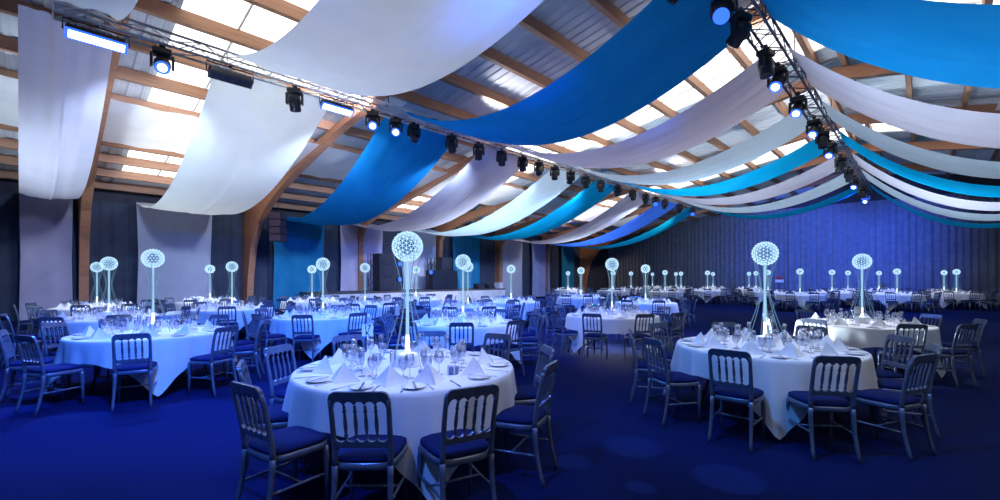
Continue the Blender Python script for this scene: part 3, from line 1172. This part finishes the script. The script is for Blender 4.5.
for i in order:
    px, fw = TAB[i]
    cx, cy = world_xy(px, fw)
    angs = ANG.get(i) or [(36 * k + rr.uniform(0, 36) * 0 + (i * 53 % 36)) + rr.uniform(-3, 3) for k in range(10)]
    R0 = 1.19
    out = []
    for a in angs:
        A = math.radians(a)
        d = TOW * math.cos(A) + RGT * math.sin(A)
        r = R0 + rr.uniform(-0.03, 0.05)
        if i == 1:
            r = FORE[a]
        p = Vector((cx, cy, 0)) + d * r
        clash = any((p - q).length < 0.50 for q in placed) or p.y > YE - 0.5 or p.x < XW + 0.9
        if not clash:
            for j in TAB:
                if j != i:
                    q = Vector((*world_xy(*TAB[j]), 0))
                    if (p - q).length < 1.15:
                        clash = True
        a2 = a % 360
        side = 'near side' if (a2 < 90 or a2 > 270) else 'far side'
        out.append([a, d, r, None if clash else p, side])
        if not clash:
            placed.append(p)
    seats[i] = (cx, cy, fw, out)


def where(out, idx, i):
    """place words of a seat around its table"""
    side = out[idx][4]
    same = sorted([k for k in range(len(out)) if out[k][4] == side], key=lambda k: math.sin(math.radians(out[k][0])))
    return '%s from left, %s of %s' % (ORD[same.index(idx)], side, NAME[i])


n_chair = n_nap = 0
n_gl = {k: 0 for k in GL}
stuff_chair, stuff_nap = MB(), MB()
stuff_gl = {k: MB() for k in GL}
TOPZ = 0.757
for q, i in enumerate(order):
    cx, cy, fw, out = seats[i]
    near = fw < 12.0
    crz = TH + math.radians(CROT.get(i, (i * 37) % 90)) + PI / 4 - PI / 2
    # the table
    t = empty('banquet_table', (cx, cy, 0), crz, 'round folding banquet table under the white cloth, %s' % NAME[i], 'table', 'round banquet tables')
    obj('tabletop', me_top, t)
    for me in me_tleg:
        obj('leg', me, t)
    obj('brace', me_tbrace, t)
    tag(obj('tablecloth', CLOTH[q % 4], None, (cx, cy, 0), (0, 0, crz)), 'white square cloth draped over %s' % NAME[i], 'tablecloth', 'white tablecloths')
    centrepiece((cx, cy, TOPZ), rr.uniform(0, 1.0) + TH, 'lit crystal globe on a slender column standing on %s' % NAME[i], fw < 13)
    for k, (a, d, r, p, side) in enumerate(out):
        tang = Vector((-d.y, d.x, 0))
        wh = where(out, k, i)
        rz = math.atan2(-d.y, -d.x) - PI / 2
        c = Vector((cx, cy, 0))
        if p is not None and not (fw > 25 and side == 'far side'):
            jr = rz + rr.uniform(-0.06, 0.06)
            if n_chair < 300:
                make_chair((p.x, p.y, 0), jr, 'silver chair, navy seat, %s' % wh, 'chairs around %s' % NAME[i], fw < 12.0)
                n_chair += 1
            else:
                stuff_chair.merge(CHLO, Matrix.Translation(p) @ Matrix.Rotation(jr, 4, 'Z'), remap=[0, 1])
        # napkin: ridge turned to the seat
        np_ = c + d * 0.70 + tang * rr.uniform(-0.04, 0.04)
        nr = math.atan2(d.y, d.x) - PI / 2 + rr.uniform(-0.45, 0.45)
        if n_nap < 300:
            tag(obj('napkin', NAP if near else NAPLO, None, (np_.x, np_.y, TOPZ), (0, 0, nr)), 'white pyramid-folded napkin, %s' % wh, 'napkin', 'napkins on %s' % NAME[i])
            n_nap += 1
        else:
            stuff_nap.merge(NAPLO, Matrix.Translation((np_.x, np_.y, TOPZ)) @ Matrix.Rotation(nr, 4, 'Z'))
        if fw < 10:
            pp = c + d * 0.80 - tang * 0.17
            tag(obj('side_plate', PLATE, None, (pp.x, pp.y, TOPZ)), 'white side plate, %s' % wh, 'plate', 'side plates on %s' % NAME[i])
            kp = c + d * 0.80 - tang * 0.165
            tag(obj('butter_knife', KNIFE, None, (kp.x, kp.y, TOPZ + 0.017), (0, 0, rz + rr.uniform(-.2, .2))), 'steel butter knife, %s' % wh, 'knife',
                'butter knives on %s' % NAME[i])
        if fw < 7:
            kp = c + d * 0.81 + tang * 0.14
            tag(obj('table_knife', KNIFE, None, (kp.x, kp.y, TOPZ), (0, 0, rz)), 'steel table knife, %s' % wh, 'knife', 'table knives on %s' % NAME[i])
            kp = c + d * 0.81 - tang * 0.06
            tag(obj('table_fork', FORK, None, (kp.x, kp.y, TOPZ), (0, 0, rz)), 'steel table fork, %s' % wh, 'fork', 'table forks on %s' % NAME[i])
        kinds = [('wine_glass', 0.50, 0.13), ('water_goblet', 0.44, 0.045), ('champagne_flute', 0.52, -0.01)]
        if fw > 13:
            kinds = kinds[:2]
        if fw > 20:
            kinds = kinds[:1]
        for (kd, rad, tg) in kinds:
            gp = c + d * (rad + rr.uniform(-.02, .02)) + tang * (tg + rr.uniform(-.015, .015))
            lab = {'wine_glass': 'clear tall-bowled wine glass', 'water_goblet': 'clear short water goblet', 'champagne_flute': 'clear slim champagne flute'}[kd]
            if fw < 13 and n_gl[kd] < 300:
                tag(obj(kd, GL[kd] if fw < 10 else GLO[kd], None, (gp.x, gp.y, TOPZ)), '%s, %s' % (lab, wh), 'glass', '%ss on %s' % (lab[6:], NAME[i]))
                n_gl[kd] += 1
            elif fw < 24 and n_gl[kd] < 300:
                tag(obj(kd, GLO[kd], None, (gp.x, gp.y, TOPZ)), '%s, %s' % (lab, wh), 'glass', '%ss on %s' % (lab[6:], NAME[i]))
                n_gl[kd] += 1
            else:
                stuff_gl[kd].merge(GLO[kd], Matrix.Translation((gp.x, gp.y, TOPZ)))
if stuff_chair.v:
    tag(obj('banquet_chair', stuff_chair.mesh('banquet_chairs', [M['silver'], M['pad']])), 'remaining silver chairs at the rearmost tables by the end curtain', 'chairs', kind='stuff')
if stuff_nap.v:
    tag(obj('napkin', stuff_nap.mesh('napkins', M['napkin'])), 'remaining white napkins on the rearmost tables by the end curtain', 'napkins', kind='stuff')
for kd in stuff_gl:
    if stuff_gl[kd].v:
        tag(obj(kd, stuff_gl[kd].mesh(kd, M['glass'])), 'remaining clear %ss on the rearmost tables by the end curtain' % kd.replace('_', ' '), 'glasses', kind='stuff')

# favour boxes on the foremost table
for (px, fw, nm) in ((347, 3.45, 'left'), (424, 3.47, 'middle'), (453, 3.62, 'right')):
    x, y = world_xy(px, fw)
    t = empty('favour_box', (x, y, TOPZ), TH + 0.4, 'small dusty blue box on the foremost table, %s one of three' % nm, 'box', 'small blue boxes on the foremost table')
    obj('box', FBOX, t)
    obj('ribbon', FRIB, t)


# table number stands
def number_stand(x, y, label, txt=None):
    t = empty('table_number_stand', (x, y, TOPZ), TH, label, 'table number')
    b = MB()
    b.lathe([(0, 0), (0.035, 0), (0.035, 0.006), (0.006, 0.010), (0.005, 0.19), (0, 0.19)], 14)
    obj('stand', b.mesh('stand', M['alu']), t)
    b = MB()
    b.box((0, 0, 0.248), (0.115, 0.003, 0.125))
    c = obj('card', b.mesh('card', M['card']), t)
    if txt:
        for (s, size, z) in txt:
            cu = bpy.data.curves.new('numeral', 'FONT')
            cu.body = s
            cu.size = size
            cu.align_x = 'CENTER'
            cu.extrude = 0.0004
            cu.offset = 0.0016
            to = bpy.data.objects.new('numeral', cu)
            COL.objects.link(to)
            bpy.context.view_layer.update()
            me = bpy.data.meshes.new_from_object(to.evaluated_get(bpy.context.evaluated_depsgraph_get()))
            bpy.data.objects.remove(to)
            me.materials.clear()
            me.materials.append(M['ink'])
            obj('numeral', me, c, (0, -0.0022, z), (PI / 2, 0, 0))
    return t


x, y = world_xy(367.5, 4.55)
number_stand(x, y, 'white table number card on a thin stand at the rear of the foremost table', [('17', 0.072, 0.252), ('K', 0.066, 0.196)])
x, y = world_xy(858, 7.35)
number_stand(x, y, 'small white table number card before the globe on %s' % NAME[3])

# ------------------------------------------------------------------ stage and its gear
SX0, SX1, SY0, SY1, SZ = -21.9, -19.4, 8.6, 20.6, 0.85
t = empty('stage', ((SX0 + SX1) / 2, (SY0 + SY1) / 2, 0), 0, 'low stage with a pale grey front along the left wall', 'stage')
w, l = SX1 - SX0, SY1 - SY0
b = MB()
b.bevbox((0, 0, SZ - 0.04), (w, l, 0.08), 0.01)
obj('deck', b.mesh('deck', M['stage_top']), t)
for k in range(6):
    b = MB()
    b.bevbox((w / 2 - 0.03, -l / 2 + l / 6 * (k + .5), (SZ - 0.08) / 2), (0.04, l / 6 - 0.01, SZ - 0.08), 0.006)
    obj('fascia_panel', b.mesh('fascia_panel', M['stage_face']), t)
b = MB()
b.bevbox((0, l / 2 - 0.03, (SZ - 0.08) / 2), (w - 0.1, 0.04, SZ - 0.08), 0.006)
obj('fascia_panel', b.mesh('fascia_panel', M['stage_face']), t)
b = MB()
for a in (-1, 0, 1):
    for k in range(7):
        b.box((a * (w / 2 - 0.15), -l / 2 + 0.2 + (l - 0.4) * k / 6, (SZ - 0.08) / 2), (0.05, 0.05, SZ - 0.08))
obj('support_post', b.mesh('support_post', M['alu']), t)


def at_x(px, X):
    """y on the plane x = X seen at pixel column px"""
    r = (px - 500) / F
    fwd = X / (-SN + r * CS)
    return fwd * (CS + r * SN), fwd


def speaker(px, X, w, d, h, z, label, n=2, mat='black', name='loudspeaker', group=None):
    y, fw = at_x(px, X)
    t = empty(name, (X, y, z), 0, label, 'speaker', group)
    b = MB()
    b.bevbox((0, 0, h / 2), (d, w, h), 0.02)
    obj('cabinet', b.mesh('cabinet', M[mat]), t)
    b = MB()
    b.bevbox((d / 2, 0, h / 2), (0.03, w * 0.9, h * 0.94), 0.008)
    g = obj('grille', b.mesh('grille', M['black_matt']), t)
    rot = Matrix.Rotation(PI / 2, 3, 'Y')
    for k in range(n):
        b = MB()
        b.lathe([(0.0, 0.012), (w * 0.16, 0.006), (w * 0.34, 0.018), (w * 0.36, 0.0)], 20, (d / 2 + 0.016, 0, h * (k + 0.5) / n), mat=rot)
        obj('driver', b.mesh('driver', M['black_matt']), g)
    return t


speaker(384, -20.6, 0.95, 0.7, 1.95, SZ, 'tall black speaker stack on the stage left of the globe of the foremost table', 3)
speaker(444, -20.8, 0.75, 0.6, 0.75, SZ + 1.15, 'upper black loudspeaker standing on the wide black box at stage right', 1)
y, fw = at_x(442, -20.8)
t = empty('video_panel', (-20.8, y, SZ), 0, 'wide low black panel case on the stage below the upper loudspeaker', 'panel')
b = MB()
b.bevbox((0, 0, 0.56), (0.7, 1.9, 1.10), 0.02)
obj('case', b.mesh('case', M['screen']), t)
for k in range(3):
    b = MB()
    b.bevbox((0.355, -0.62 + 0.62 * k, 0.56), (0.02, 0.58, 1.0), 0.008)
    obj('front_panel', b.mesh('front_panel', M['screen']), t)
b = MB()
for s in (-.8, .8):
    b.box((0, s, 0.01), (0.6, 0.08, 0.02))
obj('foot', b.mesh('foot', M['black']), t)
for k, (px, wd) in enumerate(((479, 0.5), (490, 0.5))):
    y, fw = at_x(px, -19.8)
    t = empty('stage_monitor', (-19.8, y, SZ), 0, 'low black wedge monitor near the right end of the stage, %s' % ('left one' if k == 0 else 'right one'), 'speaker', 'stage monitors')
    b = MB()
    b.prism([(-0.22, 0), (0.22, 0), (0.20, 0.12), (-0.14, 0.33), (-0.22, 0.33)], 'y', -wd / 2, wd / 2)
    obj('cabinet', b.mesh('cabinet', M['black']), t)
    b = MB()
    b.box((0.035, 0, 0.232), (0.36, wd * 0.9, 0.02), mat=Matrix.Rotation(math.atan2(0.21, 0.34), 3, 'Y'))
    obj('grille', b.mesh('grille', M['black_matt']), t)
y, fw = at_x(504, -19.6)
t = tag(obj('stage_step', None), 'pale grey box at the right end of the stage', 'box')
bpy.data.objects.remove(t)
b = MB()
b.bevbox((0, 0, 0.19), (0.5, 0.32, 0.38), 0.015)
tag(obj('case', b.mesh('case', M['stage_face']), None, (-19.75, SY1 - 0.3, SZ)), 'pale grey box standing on the right end of the stage', 'box')


def tower(px, X, z, h, label, lights):
    y, fw = at_x(px, X)
    t = empty('truss_tower', (X, y, z), 0, label, 'truss', 'truss towers on the stage')
    b = MB()
    b.bevbox((0, 0, 0.015), (0.6, 0.6, 0.03), 0.005)
    obj('base_plate', b.mesh('base_plate', M['black']), t)
    for sx in (-1, 1):
        for sy in (-1, 1):
            b = MB()
            b.tube([(sx * .15, sy * .15, 0.03), (sx * .15, sy * .15, h)], 0.024, 6)
            obj('chord', b.mesh('chord', M['leg_metal']), t)
    b = MB()
    k = 0
    p = 0.42
    while (k + 1) * p < h:
        a, c = 0.03 + k * p, 0.03 + (k + 1) * p
        e = 1 if k % 2 else -1
        for s in (-1, 1):
            b.tube([(s * .15, -.15 * e, a), (s * .15, .15 * e, c)], 0.012, 5)
            b.tube([(-.15 * e, s * .15, a), (.15 * e, s * .15, c)], 0.012, 5)
            b.tube([(s * .15, -.15, a), (s * .15, .15, a)], 0.012, 5)
        k += 1
    obj('lattice_bracing', b.mesh('lattice_bracing', M['leg_metal']), t)
    return y


ya = tower(372, -21.2, SZ, 2.0, 'dark lattice tower on the stage left of the tall speaker stack', 0)
yb = tower(431, -21.5, SZ, 1.9, 'dark lattice tower on the stage right of the blue stage lights', 0)
for k, (px, z) in enumerate(((396, 2.75), (397, 1.95), (427, 2.55))):
    pass
# floor-standing stage lights: three blue fixtures on an upright bar
for k, (px, zs) in enumerate(((397, (1.42, 0.6)), (428, (1.0,)))):
    y, fw = at_x(px, -20.3)
    t = empty('light_stand', (-20.3, y, SZ), 0, 'thin black light stand on the stage, %s' % ('left one with two blue lights' if k == 0 else 'right one with a single blue light'), 'stand',
              'light stands on the stage')
    b = MB()
    b.tube([(0, 0, 0.02), (0, 0, max(zs) + 0.15)], 0.022, 8)
    obj('pole', b.mesh('pole', M['black']), t)
    b = MB()
    b.lathe([(0, 0), (0.25, 0), (0.25, 0.02), (0.03, 0.035), (0, 0.035)], 20)
    obj('base_plate', b.mesh('base_plate', M['black']), t)
    for z in zs:
        q = empty('stage_light', (-20.3 + 0.02, y, SZ + z), 0, 'blue lit round lamp on the %s light stand on stage, %s' % (
            ('left', 'upper one' if z == zs[0] else 'lower one') if k == 0 else ('right', 'the only one')), 'stage light', 'blue lamps on the stage')
        rot = Matrix.Rotation(PI / 2, 3, 'Y')
        b = MB()
        b.lathe([(0, 0), (0.10, 0.01), (0.13, 0.06), (0.13, 0.26), (0.11, 0.25), (0, 0.24)], 18, mat=rot)
        obj('housing', b.mesh('housing', M['black']), q)
        b = MB()
        b.lathe([(0.12, 0.262), (0.07, 0.275), (0, 0.28)], 18, mat=rot)
        obj('lens', b.mesh('lens', M['lens_blue']), q)

# plum coloured speaker hung at the second portal frame
y, fw = at_x(278, -19.2)
t = empty('hanging_speaker', (-19.2, y, 3.02), TH * 0.9, 'dark plum speaker column hanging before the teal wall panel', 'speaker')
for k in range(4):
    b = MB()
    b.bevbox((0, 0, 0.15 + 0.30 * k), (0.45, 0.52, 0.28), 0.02)
    e = obj('cabinet', b.mesh('cabinet', M['maroon']), t)
    b = MB()
    b.box((0.23, 0, 0.15 + 0.30 * k), (0.015, 0.46, 0.22))
    obj('grille', b.mesh('grille', M['black_matt']), e)
b = MB()
b.tube([(0, 0, 1.2), (0, 0, 2.35)], 0.012, 6)
b.tube([(0, -0.2, 1.19), (0, 0, 1.35), (0, 0.2, 1.19)], 0.012, 6)
obj('chain', b.mesh('chain', M['black']), t)

# small sign on the end curtain
x = None
r = (779.5 - 500) / F
fwd = (YE - 0.12) / (CS + r * SN)
X = fwd * (-SN + r * CS)
zz = CAMZ + fwd * (HORZ - 280) / F
t = empty('notice_sign', (X, YE - 0.12, 1.12), 0, 'tiny red and white sign low on the end curtain', 'sign')
b = MB()
b.tube([(0, 0.04, -1.12), (0, 0.04, 0.5)], 0.015, 6)
b.lathe([(0, -1.12), (0.16, -1.12), (0.16, -1.10), (0, -1.09)], 16, (0, 0.04, 0))
obj('stand', b.mesh('stand', M['leg_metal']), t)
b = MB()
b.bevbox((0, 0, 0.16), (0.55, 0.03, 0.22), 0.006)
obj('panel', b.mesh('panel', M['card']), t)
b = MB()
b.lathe([(0, 0.0), (0.16, 0.0), (0.16, 0.02), (0, 0.02)], 20, (0, 0.01, 0.40), mat=Matrix.Rotation(PI / 2, 3, 'X'))
obj('disc', b.mesh('disc', M['red']), t)

# ------------------------------------------------------------------ light
W = bpy.data.worlds.new('world')
SC.world = W
W.use_nodes = True
bg = W.node_tree.nodes['Background']
bg.inputs['Color'].default_value = (0.22, 0.48, 1.0, 1)
bg.inputs['Strength'].default_value = 0.08


def spot(loc, target, col, power, angle, blend=0.6, size=0.15):
    l = bpy.data.lights.new('spot', 'SPOT')
    l.color = col
    l.energy = power
    l.spot_size = math.radians(angle)
    l.spot_blend = blend
    l.shadow_soft_size = size
    o = bpy.data.objects.new('spot', l)
    COL.objects.link(o)
    o.location = loc
    d = Vector(target) - Vector(loc)
    o.rotation_euler = d.to_track_quat('-Z', 'Y').to_euler()
    return o


BL = (0.015, 0.15, 1.0)
LB = (0.52, 0.68, 1.0)
WH = (0.82, 0.90, 1.0)


def tpos(i):
    return Vector((*world_xy(*TAB[i]), 0.75))


LZ = TZ - 0.80
# deep blue washes over the left side and the foreground floor
spot((X1 + .3, 1.2, LZ), (-8.0, 1.0, 0), BL, 900, 120, 0.8)
spot((X1 + .3, 0.8, LZ), (-5.6, 0.2, 0), BL, 1500, 55, 0.7)
spot((X1 + .3, 5.8, LZ), (-10.5, 6.5, 0), BL, 800, 120, 0.8)
spot((X1 + .3, 9.4, LZ), (-8.5, 11.0, 0), BL, 800, 120, 0.8)
spot((X1 + .3, 16.75, LZ), (-13.5, 17.0, 0), BL, 900, 125, 0.8)
spot((X2, 5.0, LZ), (-4.5, 4.0, 0), BL, 120, 110, 0.9)
spot((X2, 13.0, LZ), (-4.0, 12.0, 0), BL, 250, 110, 0.9)
spot((X2, 24.0, LZ), (-4.0, 26.0, 0), BL, 1100, 130, 0.8)
spot((X2, 0.6, LZ), (-9.5, 3.0, 0), BL, 3100, 80, 0.8)
spot((X2, 3.5, LZ), (-12.0, 9.0, 0), BL, 2700, 75, 0.8)
spot((X2, 9.4, LZ), (-9.0, 12.0, 0.5), BL, 1700, 75, 0.8)
spot((X2, 1.6, LZ), (-1.4, 5.0, 0.5), (0.04, 0.28, 1.0), 620, 36, 0.7)
spot((X2, -0.9, LZ), (-3.3, 1.9, 0.5), (0.07, 0.22, 1.0), 800, 42, 0.7)  # added blue fill on the front of the foremost table
# added unseen spots above the trusses, brightening roof sheet and lining
for (x, y) in ((X1 + 0.5, 9.7), (X1 + 0.5, 15.5), (X2 - 0.4, 11.8), (X2 - 0.4, 19.0), (X1 + 0.5, 22.0)):
    spot((x, y, TZ + 0.45), (x + (2.5 if x < -5 else -2.5), y + 1.5, 7.9), (0.92, 0.94, 1.0), 200, 150, 0.6)
spot((X1 - 0.5, 6.0, TZ + 0.3), (X1 - 5.0, 7.0, 6.0), (0.8, 0.82, 1.0), 420, 130, 0.6)
# added cool spots brightening the wall drapes and swags
UP = (0.70, 0.86, 1.0)
for (y, ty) in ((1.65, 1.5), (5.75, 6.0), (9.7, 11.5), (13.4, 15.0), (16.75, 19.0), (23.6, 24.0)):
    spot((X1, y, LZ), (XW, ty, 2.0), (0.56, 0.70, 1.0), 1250, 80, 0.9)
for (p, t, an, pw) in (((-3.2, 8.7, 0.25), (1.8, 10.0, 4.6), 95, 1200), ((-4.6, 8.5, 0.25), (-7.0, 9.0, 5.2), 110, 1400), ((-15.0, 6.3, 0.25), (-16.0, 5.0, 4.5), 115, 800),
                       ((-14.0, 14.5, 0.25), (-15.5, 15.5, 4.5), 110, 1300), ((-6.0, 17.0, 0.25), (-6.0, 19.0, 5.0), 110, 1300), ((-1.0, 20.0, 0.25), (1.5, 21.0, 4.8), 110, 1300),
                       ((-9.9, 1.6, 0.25), (-11.0, 3.0, 5.5), 115, 380), ((-14.0, -1.5, 0.25), (-16.0, 0.2, 4.8), 90, 1000), ((-16.0, 25.0, 0.25), (-16.0, 26.0, 5.0), 110, 1000)):
    spot(p, t, UP, pw, an, 0.9, 0.3)  # added spots just above the floor, with no uplighter standing there
spot((X1, 13.0, LZ), (SX1, 15.0, 0.4), (1.0, 0.95, 0.92), 1500, 50, 0.9)  # added spot to lift the stage fascia
spot((-20.2, 13.4, 1.0), (-22.4, 14.0, 3.0), BL, 70, 130, 0.9)
# blue onto the end curtain
spot((X2, 28.5, LZ), (-4.5, YE, 3.6), (0.05, 0.15, 0.95), 6000, 80, 1.0)
spot((X1, 27.0, LZ), (-21.5, 34.0, 3.0), (1.0, 0.80, 0.62), 1400, 50, 0.9)  # added warm spot brightening the far portal frame
spot((X1 + 3, 0.4, LZ), (-3.0, 2.6, 0.8), (0.4, 0.62, 1.0), 260, 40, 0.9)  # added fill for the foremost table, no fixture hangs here
spot((X1, 28.5, LZ), (-10.0, YE, 2.6), LB, 500, 100, 0.9)  # added dim spot greying the left of the end curtain like haze
def swag_z(x, y):
    """lowest cloth above a point, 9 where there is none"""
    z = 9.0
    for i in range(9):
        if X1 < x < X2 and KY[i][0] - .4 < y < KY[i][1] + .4:
            u = (x - X1) / (X2 - X1)
            z = TZ - 4 * SAGR[i] * u * (1 - u)
        elif x <= X1 and min(KY[i][0], WY[i][0]) - .4 < y < max(KY[i][1], WY[i][1]) + .4:
            u = (X1 - x) / (X1 - XW)
            z = TZ - 1.55 * u - 5.2 * u * (1 - u)
        elif x >= X2 and i > 1 and KY[i][0] - .4 < y < KY[i][1] + .4:
            u = (x - X2) / (X3 - X2)
            z = TZ - 9.6 * u * (1 - u)
    return z


# cool white table light, added unseen spots shifted off the trusses towards each table
for i in order:
    p = tpos(i)
    fw = TAB[i][1]
    sx = X2 if p.x > -6.5 else X1
    sy = max(0.5, min(29.5, p.y + (1.3 if p.y < 22 else -1.0)))
    for fr in (0.6, 0.45, 0.3, 0.15, 0.0):
        lx = sx + (p.x - sx) * fr
        if fr == 0.0 or swag_z(lx, sy) > LZ + 0.35:
            break
    src = Vector((lx, sy, LZ))
    d = (p - src).length
    col, pw = (0.86, 0.88, 1.0), 15.5
    if i == 1:
        col, pw = (0.58, 0.68, 1.0), 19.0
    if i == 3:
        col, pw = (0.95, 0.98, 0.98), 30.0
    elif i == 2:
        col, pw = (0.72, 0.82, 1.0), 14.0
    elif i in (22, 24, 25, 26, 27, 28, 23, 20, 21, 17):
        col, pw = (0.72, 0.80, 1.0), 18.0
    ang = 2 * math.degrees(math.atan(1.08 / d))
    spot(src, p, col, pw * d * d, ang, 0.5, 0.12)
# pale patches thrown onto the carpet
for (px, py, rad) in ((632, 446, 0.27), (728, 478, 0.26), (572, 461, 0.16), (641, 487, 0.11)):
    fwd = F * CAMZ / (py - HORZ)
    x, y = world_xy(px, fwd)
    src = Vector((X2, y + 1.0, LZ))
    spot(src, (x, y, 0), (0.2, 0.5, 1.0), 500, 2 * math.degrees(math.atan(rad / (src - Vector((x, y, 0))).length)), 0.15, 0.02)
